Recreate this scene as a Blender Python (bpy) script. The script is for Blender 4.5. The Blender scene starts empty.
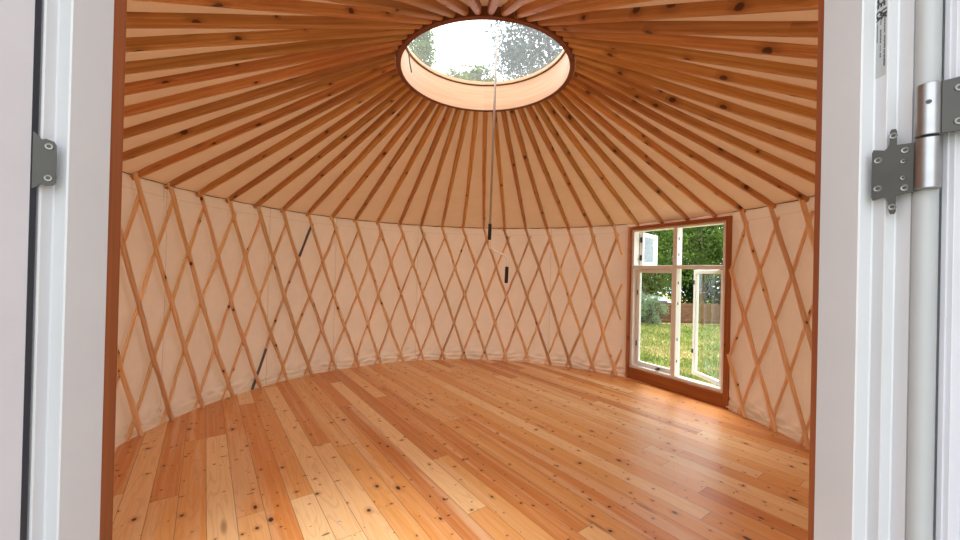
import bpy, math, random
import numpy as np
from mathutils import Matrix, Vector
random.seed(7)
S = bpy.context.scene
COL = S.collection
PI = math.pi
# ------------------------------------------------------------------ dimensions
CX, CY, R, ZC = 0.0034, 2.8279, 2.3852, 1.2212      # yurt centre, lattice radius, eye height
N = 52
D = 2 * PI / N
TH0 = -1.6808 + 10 * .1213 - 10 * D
ZE = 1.80                                            # eave
AW, BW = .800, 1.292                                 # window opening (angle)
DOOR = .198                                          # half door opening (angle)
def P(t, r, z): return (CX + r * math.sin(t), CY + r * math.cos(t), z)

# ------------------------------------------------------------------ node helpers
class NT:
    def __init__(s, name):
        s.m = bpy.data.materials.new(name); s.m.use_nodes = True
        s.t = s.m.node_tree; s.t.nodes.clear()
        s.out = s.t.nodes.new('ShaderNodeOutputMaterial')
    def n(s, typ, props=None, **ins):
        nd = s.t.nodes.new(typ)
        for k, v in (props or {}).items(): setattr(nd, k, v)
        for k, v in ins.items(): s.set(nd, k, v)
        return nd
    def set(s, nd, key, v):
        i = nd.inputs[int(key[1:])] if key[0] == '_' and key[1:].isdigit() else nd.inputs[key.replace('_', ' ')]
        if isinstance(v, bpy.types.NodeSocket): s.t.links.new(v, i)
        elif isinstance(v, bpy.types.Node): s.t.links.new(v.outputs[0], i)
        else:
            if i.type == 'RGBA' and len(v) == 3: v = (*v, 1)
            i.default_value = v
    def math(s, op, a, b=None, c=None, clamp=False):
        nd = s.t.nodes.new('ShaderNodeMath'); nd.operation = op; nd.use_clamp = clamp
        for k, v in enumerate((a, b, c)):
            if v is not None: s.set(nd, '_%d' % k, v)
        return nd.outputs[0]
    def xyz(s, x=0., y=0., z=0.):
        nd = s.n('ShaderNodeCombineXYZ'); s.set(nd, '_0', x); s.set(nd, '_1', y); s.set(nd, '_2', z); return nd.outputs[0]
    def sep(s, v):
        nd = s.n('ShaderNodeSeparateXYZ', _0=v); return nd.outputs[0], nd.outputs[1], nd.outputs[2]
    def noise(s, vec, scale=1., detail=3., rough=.5, dist=0.):
        return s.n('ShaderNodeTexNoise', Vector=vec, Scale=scale, Detail=detail, Roughness=rough, Distortion=dist).outputs['Fac']
    def smooth(s, v, a, b, lo=0., hi=1.):
        nd = s.n('ShaderNodeMapRange', {'interpolation_type': 'SMOOTHSTEP'}, Value=v)
        nd.inputs['From Min'].default_value = a; nd.inputs['From Max'].default_value = b
        nd.inputs['To Min'].default_value = lo; nd.inputs['To Max'].default_value = hi
        return nd.outputs[0]
    def mix(s, f, a, b, mode='MIX'):
        nd = s.n('ShaderNodeMix', {'data_type': 'RGBA', 'blend_type': mode})
        s.set(nd, '_0', f); s.set(nd, '_6', a); s.set(nd, '_7', b); return nd.outputs[2]
    def ramp(s, f, stops):
        nd = s.n('ShaderNodeValToRGB', _0=f); e = nd.color_ramp.elements
        while len(e) < len(stops): e.new(.5)
        for k, (p, c) in enumerate(stops): e[k].position = p; e[k].color = (*c, 1)
        return nd.outputs[0]
    def bump(s, h, strength=.3, dist=.01):
        return s.n('ShaderNodeBump', Strength=strength, Distance=dist, Height=h).outputs[0]
    def pbr(s, col, rough=.5, normal=None, metal=0., spec=.5, coat=0.):
        b = s.n('ShaderNodeBsdfPrincipled')
        s.set(b, 'Base Color', col); s.set(b, 'Roughness', rough); s.set(b, 'Metallic', metal)
        b.inputs['Specular IOR Level'].default_value = spec
        if coat: b.inputs['Coat Weight'].default_value = coat; b.inputs['Coat Roughness'].default_value = .15
        if normal is not None: s.set(b, 'Normal', normal)
        s.t.links.new(b.outputs[0], s.out.inputs[0]); return b
    def surf(s, sock): s.t.links.new(sock, s.out.inputs[0])

def plain(name, col, rough=.5, metal=0., var=.06, scale=20., bump=.0):
    q = NT(name); co = q.n('ShaderNodeTexCoord').outputs['Object']
    nz = q.noise(co, scale, 4.)
    lo = tuple(c * (1 - var) for c in col); hi = tuple(min(1, c * (1 + var)) for c in col)
    c = q.ramp(nz, [(.3, lo), (.7, hi)])
    q.pbr(c, rough, q.bump(nz, bump, .004) if bump else None, metal)
    return q.m

def wood(name, base, pale, dark, knot=(.10, .035, .012), kfreq=4.5, width=.18, rough=.5, kr=.010, kprob=.45, attr=True, hv=.015):
    """timber seen along its length; attribute wc = (length, round the section, seed)"""
    q = NT(name)
    if attr: u, v, w = q.sep(q.n('ShaderNodeAttribute', {'attribute_name': 'wc'}).outputs['Vector'])
    rnd = q.n('ShaderNodeObjectInfo').outputs['Random']
    seed = q.math('ADD', q.math('MULTIPLY', rnd, 91.7), q.math('MULTIPLY', w, 13.1))
    # knots
    vo = q.n('ShaderNodeTexVoronoi', {'voronoi_dimensions': '1D'}, Scale=1.0)
    q.set(vo, 'W', q.math('ADD', q.math('MULTIPLY', u, kfreq), seed))
    r_, g_, b_ = q.sep(vo.outputs['Color'])
    du = q.math('DIVIDE', vo.outputs['Distance'], kfreq)
    dv = q.math('SUBTRACT', v, q.math('MULTIPLY', g_, width))
    wob = q.noise(q.xyz(q.math('MULTIPLY', u, 60.), q.math('MULTIPLY', v, 60.), seed), 1., 2.)
    dist = q.math('SQRT', q.math('ADD', q.math('POWER', q.math('MULTIPLY', du, .75), 2.), q.math('POWER', dv, 2.)))
    dist = q.math('ADD', dist, q.math('MULTIPLY', q.math('SUBTRACT', wob, .5), .008))
    on = q.math('LESS_THAN', b_, kprob)
    kr_ = q.math('MULTIPLY', q.math('ADD', r_, .5), kr)
    rel = q.math('DIVIDE', dist, kr_)
    kn = q.math('MULTIPLY', q.smooth(rel, .7, 1.15, 1., 0.), on)
    halo = q.math('MULTIPLY', q.smooth(rel, .8, 3.4, 1., 0.), on)
    # grain, pushed aside by knots
    vg = q.math('ADD', v, q.math('MULTIPLY', halo, .006))
    g1 = q.noise(q.xyz(q.math('MULTIPLY', u, 1.6), q.math('MULTIPLY', vg, 70.), seed), 1., 4., .6)
    g2 = q.noise(q.xyz(q.math('MULTIPLY', u, 5.), q.math('MULTIPLY', vg, 330.), seed), 1., 2., .6)
    g3 = q.noise(q.xyz(q.math('MULTIPLY', u, .9), q.math('MULTIPLY', v, 9.), q.math('ADD', seed, 5.)), 1., 2.)
    c = q.mix(q.smooth(g1, .35, .7), base, pale)
    c = q.mix(q.math('MULTIPLY', q.smooth(g2, .5, .75), .35), c, dark)
    c = q.mix(q.math('MULTIPLY', q.smooth(g3, .5, .75), .45), c, dark)
    c = q.mix(q.math('MULTIPLY', halo, .5), c, dark)
    c = q.mix(kn, c, knot)
    hs = q.n('ShaderNodeHueSaturation', Color=c); q.set(hs, 'Value', q.math('ADD', .84, q.math('MULTIPLY', rnd, .32)))
    q.set(hs, 'Hue', q.math('ADD', .501 - hv / 2, q.math('MULTIPLY', q.math('FRACT', q.math('MULTIPLY', rnd, 17.3)), hv)))
    q.pbr(hs.outputs[0], rough, q.bump(g1, .15, .002), spec=.35)
    return q.m

M = {}
M['pole'] = wood('roof_pole_pine', (.50, .215, .060), (.66, .34, .12), (.24, .075, .018), kfreq=4.6, width=.16, kr=.013, kprob=.8)
M['lath'] = wood('lath_pine', (.74, .45, .225), (.88, .61, .36), (.50, .23, .09), kfreq=2.6, width=.08, kr=.010, kprob=.42)
M['frame_wood'] = wood('orange_stained_timber', (.31, .088, .023), (.40, .130, .036), (.19, .046, .013), kfreq=2.6, width=.25, kr=.010, kprob=.5, rough=.55)
M['post_wood'] = wood('red_brown_door_post', (.20, .048, .014), (.26, .070, .021), (.12, .026, .008), kfreq=2.2, width=.06, kr=.010, kprob=.5, rough=.7, hv=.004)
M['rim_wood'] = wood('ring_timber', (.20, .065, .03), (.27, .095, .04), (.12, .035, .015), kprob=.1)
M['ply'] = wood('bent_plywood', (.76, .44, .25), (.84, .54, .33), (.62, .32, .16), kprob=.04, rough=.35)
M['grey_paint'] = plain('weathered_grey', (.13, .11, .10), .7)
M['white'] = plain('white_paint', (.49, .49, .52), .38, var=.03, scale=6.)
M['white_win'] = plain('white_window_paint', (.83, .83, .82), .4, var=.02)
M['bead'] = plain('shaded_white_bead', (.34, .345, .36), .4, var=.02)  # white of the jamb greyed; the recess shade is put into this colour
M['leaf_paint'] = plain('white_door_paint', (.53, .52, .57), .45, var=.02)
M['steel'] = plain('brushed_steel', (.34, .335, .33), .3, .9, scale=60.)
M['steel_dark'] = plain('dull_hinge_steel', (.062, .058, .053), .45, .8, scale=60.)
M['screw'] = plain('screw_steel', (.20, .195, .185), .35, 1.)
M['recess'] = plain('screw_recess', (.05, .05, .05), .6)
M['black'] = plain('black_rubber', (.014, .014, .018), .45)
M['gasket'] = plain('dark_blue_seal', (.018, .022, .032), .5)
M['rod'] = plain('grey_aluminium', (.42, .37, .32), .4, .4)
M['arm'] = plain('pale_steel_arm', (.92, .88, .80), .35, 0.)
M['cable'] = plain('dark_brown_cord', (.10, .045, .02), .8)
M['cord'] = plain('pale_cord', (.75, .66, .52), .8)
M['sticker'] = plain('silver_sticker', (.36, .365, .375), .4, var=.02)
M['ink'] = plain('black_ink', (.02, .02, .02), .5)
M['foliage_dark'] = None

def floor_mat():
    q = NT('pine_floorboards')
    co = q.n('ShaderNodeTexCoord').outputs['Object']
    x, y, z = q.sep(co)
    a = math.radians(36.1)                       # boards run forward and to the left
    u = q.math('ADD', q.math('MULTIPLY', x, -math.sin(a)), q.math('MULTIPLY', y, math.cos(a)))
    v0 = q.math('ADD', q.math('MULTIPLY', x, math.cos(a)), q.math('MULTIPLY', y, math.sin(a)))
    W = .118
    vs = q.math('DIVIDE', q.math('ADD', v0, 20.03), W)
    pid = q.math('FLOOR', vs); vf = q.math('FRACT', vs)
    v = q.math('MULTIPLY', vf, W)
    def wn(val):
        nd = q.n('ShaderNodeTexWhiteNoise', {'noise_dimensions': '1D'}); q.set(nd, 'W', val); return nd.outputs['Value'], nd.outputs['Color']
    r1, _ = wn(pid)
    us = q.math('DIVIDE', q.math('ADD', q.math('ADD', u, 30.), q.math('MULTIPLY', r1, 2.6)), 2.6)
    uid = q.math('FLOOR', us); uf = q.math('FRACT', us)
    bid, bcol = wn(q.math('ADD', q.math('MULTIPLY', pid, 7.31), q.math('MULTIPLY', uid, 3.77)))
    b1, b2, b3 = q.sep(bcol)
    seed = q.math('MULTIPLY', bid, 117.)
    # knots: two independent rows per board
    def knots(freq, off, kr, prob, ev=1.):
        vo = q.n('ShaderNodeTexVoronoi', {'voronoi_dimensions': '1D'}, Scale=1.0)
        q.set(vo, 'W', q.math('ADD', q.math('MULTIPLY', u, freq), q.math('ADD', seed, off)))
        r_, g_, b_ = q.sep(vo.outputs['Color'])
        du = q.math('DIVIDE', vo.outputs['Distance'], freq)
        dv = q.math('SUBTRACT', v, q.math('MULTIPLY', g_, W))
        ell = q.math('MULTIPLY', q.math('ADD', q.math('MULTIPLY', b_, 1.5), .5), 1.)
        d = q.math('SQRT', q.math('ADD', q.math('POWER', q.math('MULTIPLY', du, ell), 2.), q.math('POWER', q.math('MULTIPLY', dv, ev), 2.)))
        wob = q.noise(q.xyz(q.math('MULTIPLY', u, 90.), q.math('MULTIPLY', v0, 90.), 0.), 1., 2.)
        d = q.math('ADD', d, q.math('MULTIPLY', q.math('SUBTRACT', wob, .5), .006))
        rel = q.math('DIVIDE', d, q.math('MULTIPLY', q.math('ADD', q.math('POWER', r_, 2.), .45), kr))
        on = q.math('LESS_THAN', b_, prob)
        return q.math('MULTIPLY', q.smooth(rel, .75, 1.1, 1., 0.), on), q.math('MULTIPLY', q.smooth(rel, .8, 3.6, 1., 0.), on)
    k1, h1 = knots(3.6, 0., .0092, .66)
    k2, h2 = knots(5.1, 41., .0064, .62)
    k3, h3 = knots(1.7, 77., .0050, .55, .32)
    k4, h4 = knots(9.5, 23., .0030, .5)
    kn = q.math('MAXIMUM', k1, k2); kn = q.math('MAXIMUM', kn, q.math('MULTIPLY', k3, .75)); kn = q.math('MAXIMUM', kn, k4); halo = q.math('MAXIMUM', h1, h2)
    vg = q.math('ADD', v, q.math('MULTIPLY', halo, .010))
    # annual rings: stretched bands giving flame figures
    low = q.noise(q.xyz(q.math('MULTIPLY', u, .9), q.math('MULTIPLY', vg, 7.), seed), 1., 2., .5)
    fig = q.math('SINE', q.math('MULTIPLY', q.math('ADD', low, q.math('MULTIPLY', vg, 1.5)), 95.))
    g1 = q.noise(q.xyz(q.math('MULTIPLY', u, 1.4), q.math('MULTIPLY', vg, 55.), seed), 1., 4., .6)
    g2 = q.noise(q.xyz(q.math('MULTIPLY', u, 7.), q.math('MULTIPLY', vg, 320.), seed), 1., 2., .6)
    sap = q.noise(q.xyz(q.math('MULTIPLY', u, .55), q.math('MULTIPLY', v, 14.), q.math('ADD', seed, 9.)), 1., 2.)
    base = q.ramp(b1, [(0., (.58, .19, .036)), (.3, (.74, .29, .066)), (.62, (.82, .42, .13)), (1., (.95, .68, .36))])
    c = q.mix(q.math('MULTIPLY', q.smooth(g1, .4, .7), .35), base, (.84, .55, .29))
    c = q.mix(q.math('MULTIPLY', q.smooth(sap, .5, .68), .6), c, (.88, .64, .38))
    c = q.mix(q.math('MULTIPLY', q.smooth(fig, .3, 1.), .17), c, (.50, .18, .05))
    c = q.mix(q.math('MULTIPLY', q.smooth(g2, .52, .75), .25), c, (.45, .17, .05))
    c = q.mix(q.math('MULTIPLY', halo, .5), c, (.52, .19, .055))
    c = q.mix(kn, c, (.05, .014, .005))
    # resin streaks: rare long dark marks
    st = q.n('ShaderNodeTexVoronoi', {'voronoi_dimensions': '2D'}, Vector=q.xyz(q.math('MULTIPLY', u, 1.0), q.math('MULTIPLY', v0, 5.)), Scale=1.0)
    sr, sg, sb = q.sep(st.outputs['Color'])
    stm = q.math('MULTIPLY', q.smooth(st.outputs['Distance'], .02, .09, 1., 0.), q.math('LESS_THAN', sr, .14))
    c = q.mix(q.math('MULTIPLY', stm, .6), c, (.20, .07, .02))
    ev = q.math('MINIMUM', vf, q.math('SUBTRACT', 1., vf))
    eu = q.math('MULTIPLY', q.math('MINIMUM', uf, q.math('SUBTRACT', 1., uf)), 2.6 / W)
    e = q.math('MINIMUM', ev, eu)
    gap = q.smooth(e, .006, .018, 1., 0.)
    c = q.mix(q.math('MULTIPLY', gap, .65), c, (.16, .055, .018))
    h = q.math('SUBTRACT', q.math('MULTIPLY', g1, .25), q.math('MULTIPLY', gap, 1.))
    h = q.math('ADD', h, q.math('MULTIPLY', b2, .5))
    rough = q.math('ADD', .26, q.math('MULTIPLY', g1, .16))
    q.pbr(c, rough, q.bump(h, .25, .002), spec=.5)
    return q.m
M['floor'] = floor_mat()

def canvas_mat(name, col, trans, tw, wall=True):
    q = NT(name)
    co = q.n('ShaderNodeTexCoord').outputs['Object']
    nz = q.noise(co, 3.5, 5., .6); fine = q.noise(co, 260., 2., .6)
    x, y, z = q.sep(co)
    cr = q.noise(q.xyz(q.math('MULTIPLY', x, 3.), q.math('MULTIPLY', y, 3.), q.math('MULTIPLY', z, 14.)), 1., 4., .6)
    c = q.mix(q.smooth(nz, .35, .7), tuple(k * .93 for k in col), col)
    h = q.math('ADD', q.math('MULTIPLY', cr, .9), q.math('MULTIPLY', fine, .05))
    if wall:
        ang = q.math('ARCTAN2', x, y)
        for a0 in (-1.545, -.80, -.36, -1.12, .40):
            dd = q.math('ABSOLUTE', q.math('SUBTRACT', ang, a0))
            sm = q.smooth(dd, .0005, .0022, 1., 0.)
            c = q.mix(q.math('MULTIPLY', sm, .55), c, (.30, .15, .08))
            h = q.math('ADD', h, q.math('MULTIPLY', q.smooth(dd, .004, .012, 1., 0.), .6))
        hm = q.smooth(q.math('ABSOLUTE', q.math('SUBTRACT', z, 1.735)), .0015, .005, 1., 0.)
        c = q.mix(q.math('MULTIPLY', hm, .3), c, (.34, .18, .10))
        vert = q.noise(q.xyz(q.math('MULTIPLY', ang, 40.), 0., q.math('MULTIPLY', z, 1.2)), 1., 3.)
        h = q.math('ADD', h, q.math('MULTIPLY', vert, 1.2))
    nb = q.bump(h, .35, .012)
    d = q.n('ShaderNodeBsdfDiffuse'); q.set(d, 'Color', c); q.set(d, 'Normal', nb)
    t = q.n('ShaderNodeBsdfTranslucent'); q.set(t, 'Color', trans); q.set(t, 'Normal', nb)
    m = q.n('ShaderNodeMixShader'); q.set(m, '_0', tw); q.set(m, '_1', d.outputs[0]); q.set(m, '_2', t.outputs[0])
    q.surf(m.outputs[0]); return q.m
M['wall'] = canvas_mat('cotton_canvas_wall', (.70, .57, .49), (.84, .56, .40), .11)
M['roof'] = canvas_mat('cotton_canvas_roof', (.64, .45, .29), (.80, .48, .26), .05, wall=False)

def glass_mat(name, haze=0., tint=(1, 1, 1)):
    q = NT(name)
    geo = q.n('ShaderNodeNewGeometry')
    fr = q.n('ShaderNodeFresnel'); q.set(fr, 'IOR', q.math('SUBTRACT', 1.45, q.math('MULTIPLY', geo.outputs['Backfacing'], 1.45 - 1 / 1.45)))
    t = q.n('ShaderNodeBsdfTransparent'); q.set(t, 'Color', tint)
    g = q.n('ShaderNodeBsdfGlossy'); q.set(g, 'Roughness', .02)
    m = q.n('ShaderNodeMixShader'); q.set(m, '_0', fr.outputs[0]); q.set(m, '_1', t.outputs[0]); q.set(m, '_2', g.outputs[0])
    o = m.outputs[0]
    if haze:
        h = q.n('ShaderNodeBsdfTranslucent'); q.set(h, 'Color', (.95, .96, 1.))
        m2 = q.n('ShaderNodeMixShader'); m2.inputs[0].default_value = haze; q.set(m2, '_1', o); q.set(m2, '_2', h.outputs[0]); o = m2.outputs[0]
    q.surf(o); return q.m
M['glass'] = glass_mat('window_glass', tint=(.93, .96, .95))
M['dome'] = glass_mat('acrylic_dome', .05)

def leaf_mat(name, lo, hi):
    q = NT(name); co = q.n('ShaderNodeTexCoord').outputs['Object']
    nz = q.noise(co, 1.1, 3., .7)
    c = q.ramp(nz, [(.3, lo), (.7, hi)])
    d = q.n('ShaderNodeBsdfDiffuse'); q.set(d, 'Color', c)
    t = q.n('ShaderNodeBsdfTranslucent'); q.set(t, 'Color', c)
    m = q.n('ShaderNodeMixShader'); m.inputs[0].default_value = .35; q.set(m, '_1', d.outputs[0]); q.set(m, '_2', t.outputs[0])
    q.surf(m.outputs[0]); return q.m
M['leaf_a'] = leaf_mat('leaf_mid_green', (.016, .042, .010), (.20, .30, .065))
M['leaf_b'] = leaf_mat('leaf_dark_green', (.010, .026, .010), (.035, .075, .022))
M['leaf_c'] = leaf_mat('leaf_pale_green', (.13, .20, .10), (.33, .42, .25))
M['leaf_d'] = leaf_mat('leaf_grey_green', (.05, .085, .085), (.14, .20, .18))
M['bark'] = plain('bark', (.09, .065, .045), .9, var=.4, scale=8., bump=.5)
M['fence'] = plain('brown_fence_boards', (.15, .068, .028), .8, var=.25, scale=6.)
M['bounce_deck'] = plain('grey_bounce_deck', (.36, .34, .33), .8, var=.12, scale=4.)
M['log'] = plain('dark_stacked_wood', (.07, .05, .035), .9, var=.4, scale=8.)
M['car'] = plain('white_car_paint', (.80, .82, .86), .25, var=.01)
M['car_glass'] = plain('dark_car_glass', (.03, .045, .05), .1)
M['tyre'] = plain('tyre_rubber', (.02, .02, .02), .8)

def grass_mat(name, blade=False):
    q = NT(name); co = q.n('ShaderNodeTexCoord').outputs['Object']
    a = q.noise(co, .9, 4., .65); b = q.noise(co, 9., 4., .7)
    c = q.ramp(a, [(.34, (.12, .18, .035)), (.48, (.21, .25, .055)), (.62, (.40, .34, .14))])
    c = q.mix(q.math('MULTIPLY', q.smooth(b, .52, .68), .6), c, (.50, .42, .22))
    q.pbr(c, .9, None if blade else q.bump(b, .6, .03), spec=.1); return q.m
M['grass'] = grass_mat('lawn')
M['blade'] = grass_mat('grass_blades', True)

# ------------------------------------------------------------------ mesh helpers
class MB:
    def __init__(s): s.v = []; s.f = []; s.a = []; s.mi = []; s.cur = 0
    def add(s, vs, fs, at=None):
        b = len(s.v); s.v += [tuple(p) for p in vs]
        s.a += list(at) if at else [(p[2], p[0] + p[1], 0.) for p in vs]
        s.f += [tuple(b + i for i in f) for f in fs]; s.mi += [s.cur] * len(fs)
    def box(s, x0, x1, y0, y1, z0, z1, along='z', bev=0., seed=0.):
        # box with unshared corners per face so timber grain runs along the chosen axis; bev softens edges
        x0, x1 = sorted((x0, x1)); y0, y1 = sorted((y0, y1)); z0, z1 = sorted((z0, z1))
        L = [x1 - x0, y1 - y0, z1 - z0]; o = (x0, y0, z0)
        b = min(bev, min(L) * .45)
        ax = 'xyz'.index(along); o1, o2 = [k for k in range(3) if k != ax]
        if b:
            prof = [(b, 0), (L[o1] - b, 0), (L[o1], b), (L[o1], L[o2] - b), (L[o1] - b, L[o2]), (b, L[o2]), (0, L[o2] - b), (0, b)]
        else: prof = [(0, 0), (L[o1], 0), (L[o1], L[o2]), (0, L[o2])]
        vs, at = [], []; n = len(prof); per = [0.]
        for k in range(n): per.append(per[-1] + math.dist(prof[k], prof[(k + 1) % n]))
        def pt(t, p):
            q = [0, 0, 0]; q[ax] = o[ax] + t; q[o1] = o[o1] + p[0]; q[o2] = o[o2] + p[1]; return tuple(q)
        for t in (0, L[ax]):
            for k in range(n + 1): vs.append(pt(t, prof[k % n])); at.append((t, per[k], seed))
        fs = [(k, k + 1, n + 2 + k, n + 1 + k) for k in range(n)]
        for t in (0, L[ax]):
            base = len(vs)
            for p in prof: vs.append(pt(t, p)); at.append((p[0], p[1], seed))
            fs.append(tuple(range(base, base + n)))
        s.add(vs, fs, at)
    def prism(s, poly, z0, z1, seed=0.):
        n = len(poly); vs, at = [], []; per = [0.]
        for k in range(n): per.append(per[-1] + math.dist(poly[k], poly[(k + 1) % n]))
        for z in (z0, z1):
            for k in range(n + 1): vs.append((*poly[k % n], z)); at.append((z - z0, per[k], seed))
        fs = [(k, k + 1, n + 2 + k, n + 1 + k) for k in range(n)]
        for z in (z0, z1):
            b = len(vs)
            for p in poly: vs.append((*p, z)); at.append((p[0], p[1], seed))
            fs.append(tuple(range(b, b + n)))
        s.add(vs, fs, at)
    def tube(s, path, r, n=10, cap=True, seed=0.):
        path = [Vector(p) for p in path]; rs = r if isinstance(r, (list, tuple)) else [r] * len(path)
        vs, at, fs = [], [], []; ln = 0.; ref = None
        for k, p in enumerate(path):
            t = (path[min(k + 1, len(path) - 1)] - path[max(k - 1, 0)]).normalized()
            if ref is None: ref = Vector((0, 0, 1)) if abs(t.z) < .9 else Vector((1, 0, 0))
            a = t.cross(ref).normalized(); b = a.cross(t); ref = b
            if k: ln += (p - path[k - 1]).length
            for j in range(n + 1):
                w = 2 * PI * j / n; vs.append(p + (a * math.cos(w) + b * math.sin(w)) * rs[k]); at.append((ln, w * rs[k], seed))
        m = n + 1
        for k in range(len(path) - 1):
            for j in range(n): fs.append((k * m + j, k * m + j + 1, (k + 1) * m + j + 1, (k + 1) * m + j))
        if cap: fs.append(tuple(range(n))[::-1]); fs.append(tuple((len(path) - 1) * m + j for j in range(n)))
        s.add(vs, fs, at)
    def lathe(s, prof, c, n=64, a0=0., a1=2 * PI, seed=0.):
        # prof: (r, z) list; open strip of revolution about vertical axis through c
        vs, at, fs = [], [], []; m = len(prof); per = [0.]
        for k in range(1, m): per.append(per[-1] + math.dist(prof[k], prof[k - 1]))
        for j in range(n + 1):
            w = a0 + (a1 - a0) * j / n
            for k, (r, z) in enumerate(prof):
                vs.append((c[0] + r * math.sin(w), c[1] + r * math.cos(w), c[2] + z)); at.append((w * .64, per[k], seed))
        for j in range(n):
            for k in range(m - 1): fs.append((j * m + k, (j + 1) * m + k, (j + 1) * m + k + 1, j * m + k + 1))
        s.add(vs, fs, at)
    def build(s, name, mat, parent=None, smooth=False, loc=None):
        me = bpy.data.meshes.new(name); me.from_pydata(s.v, [], s.f); 
        at = me.attributes.new('wc', 'FLOAT_VECTOR', 'POINT')
        at.data.foreach_set('vector', np.array(s.a, dtype=np.float32).ravel())
        for m_ in (mat if isinstance(mat, (list, tuple)) else [mat]): me.materials.append(m_)
        if any(s.mi): me.polygons.foreach_set('material_index', s.mi)
        if smooth: me.shade_smooth()
        me.update()
        o = bpy.data.objects.new(name, me); COL.objects.link(o)
        if parent: o.parent = parent
        if loc: o.location = loc
        return o
def fix_normals(o):
    import bmesh
    b = bmesh.new(); b.from_mesh(o.data); bmesh.ops.recalc_face_normals(b, faces=b.faces); b.to_mesh(o.data); b.free(); return o
def smooth_by_angle(o, deg=40):
    import bmesh
    b = bmesh.new(); b.from_mesh(o.data)
    for f in b.faces: f.smooth = True
    for e in b.edges:
        if len(e.link_faces) == 2 and e.calc_face_angle(0) > math.radians(deg): e.smooth = False
    b.to_mesh(o.data); b.free(); return o
def tag(o, label=None, cat=None, group=None, kind=None):
    if label: o['label'] = label
    if cat: o['category'] = cat
    if group: o['group'] = group
    if kind: o['kind'] = kind
    return o
def empty(name, loc=(0, 0, 0), mat=None):
    o = bpy.data.objects.new(name, None); COL.objects.link(o); o.empty_display_size = .1
    if mat is not None: o.matrix_world = mat
    else: o.location = loc
    return o

# ------------------------------------------------------------------ floor
b = MB(); n = 160
n = 360
top = [P(2 * PI * k / n, R + (.11 if AW - .02 < 2 * PI * k / n < BW + .01 else .025), 0) for k in range(n)]; bot = [(x, y, -.30) for x, y, z in top]
b.add(top + bot, [tuple(range(n))[::-1]] + [(k, (k + 1) % n, n + (k + 1) % n, n + k) for k in range(n)] + [tuple(range(n, 2 * n))])
fl = fix_normals(b.build('floor', M['floor']))
tag(fl, 'round floor of knotty orange pine boards laid diagonally', 'floor', kind='structure')

b = MB()
for k in range(16): b.box(-1.6, 1.6, -2.0 + k * .145, -1.861 + k * .145, -.20, -.17, 'x', .004)  # unseen boards, added so neutral light instead of grass green reaches the jambs
tag(fix_normals(b.build('bounce_deck', M['bounce_deck'])), 'unseen grey boards added outside the doorway to bounce neutral light', 'bounce_deck', kind='structure')
# ------------------------------------------------------------------ canvas wall
def wall_section(name, a0, a1, label, seed, zmin=0.):
    rnd = random.Random(seed); nu = max(12, int((a1 - a0) / .0065)); zs = [-.06, .0, .006, .012, .02, .03, .04, .05, .06, .07, .085, .10, .12, .14, .17, .2, .25, .35, .5, .7, .9, 1.1, 1.3, 1.5, 1.7, 1.8, 1.868]
    if zmin: zs = [zmin, 1.83, 1.868]
    ph = [rnd.uniform(0, 6.3) for _ in range(12)]
    vs, fs = [], []
    for i in range(nu + 1):
        a = a0 + (a1 - a0) * i / nu
        for z in zs:
            g = max(0, 1 - z / .26) ** 1.3
            w = .010 * math.sin(z * 120 + 2.5 * math.sin(a * 9 + ph[0]) + 1.6 * math.sin(a * 23 + ph[1]))
            w += .007 * math.sin(a * 61 + z * 38 + ph[2]) + .006 * math.sin(a * 97 - z * 55 + ph[3])
            body = .0035 * math.sin(a * 52 + ph[4]) * math.sin(z * 2.2 + a) + .003 * math.sin(a * 21 + z * 3 + ph[5])
            r = R + .036 + 1.6 * w * g * min(1, max(0, z) / .03) + body * min(1, max(0, z) / .05)
            vs.append(P(a, r, z))
    m = len(zs)
    for i in range(nu):
        for k in range(m - 1): fs.append((i * m + k, (i + 1) * m + k, (i + 1) * m + k + 1, i * m + k + 1))
    b = MB(); b.add([(x - CX, y - CY, z) for x, y, z in vs], fs)
    o = b.build(name, M['wall'], smooth=True, loc=(CX, CY, 0))
    return tag(o, label, 'wall', kind='structure')
wall_section('wall_left', -PI + DOOR, AW + .01, 'cream canvas wall sweeping round from doorway to window', 1)
wall_section('wall_back', AW + .005, BW - .005, 'narrow strip of canvas wall above the window head', 4, 1.797)
wall_section('wall_right', BW - .01, PI - DOOR, 'cream canvas wall between window and doorway, in warm shade', 2)

# ------------------------------------------------------------------ canvas roof
SL = (2.705 - ZE) / (R - .655)                      # underside slope of poles
b = MB(); nu = 52 * 6; nr = 14
vs, fs = [], []
for i in range(nu):
    a = TH0 + 2 * PI * i / nu
    for k in range(nr + 1):
        t = k / nr; r = (R + .04) * (1 - t) + .655 * t
        sag = .010 * abs(math.sin(PI * i / 6)) * math.sin(PI * min(1, t * 1.1)) * (1 - t)
        z = ZE + SL * (R - r) + .046 + .007 * t - sag
        vs.append((r * math.sin(a), r * math.cos(a), z))
m = nr + 1
for i in range(nu):
    j = (i + 1) % nu
    for k in range(nr): fs.append((i * m + k, j * m + k, j * m + k + 1, i * m + k + 1))
b.add(vs, fs)
o = b.build('ceiling', M['roof'], smooth=True, loc=(CX, CY, 0))
tag(o, 'conical cream canvas roof above the pine poles', 'ceiling', kind='structure')

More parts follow.
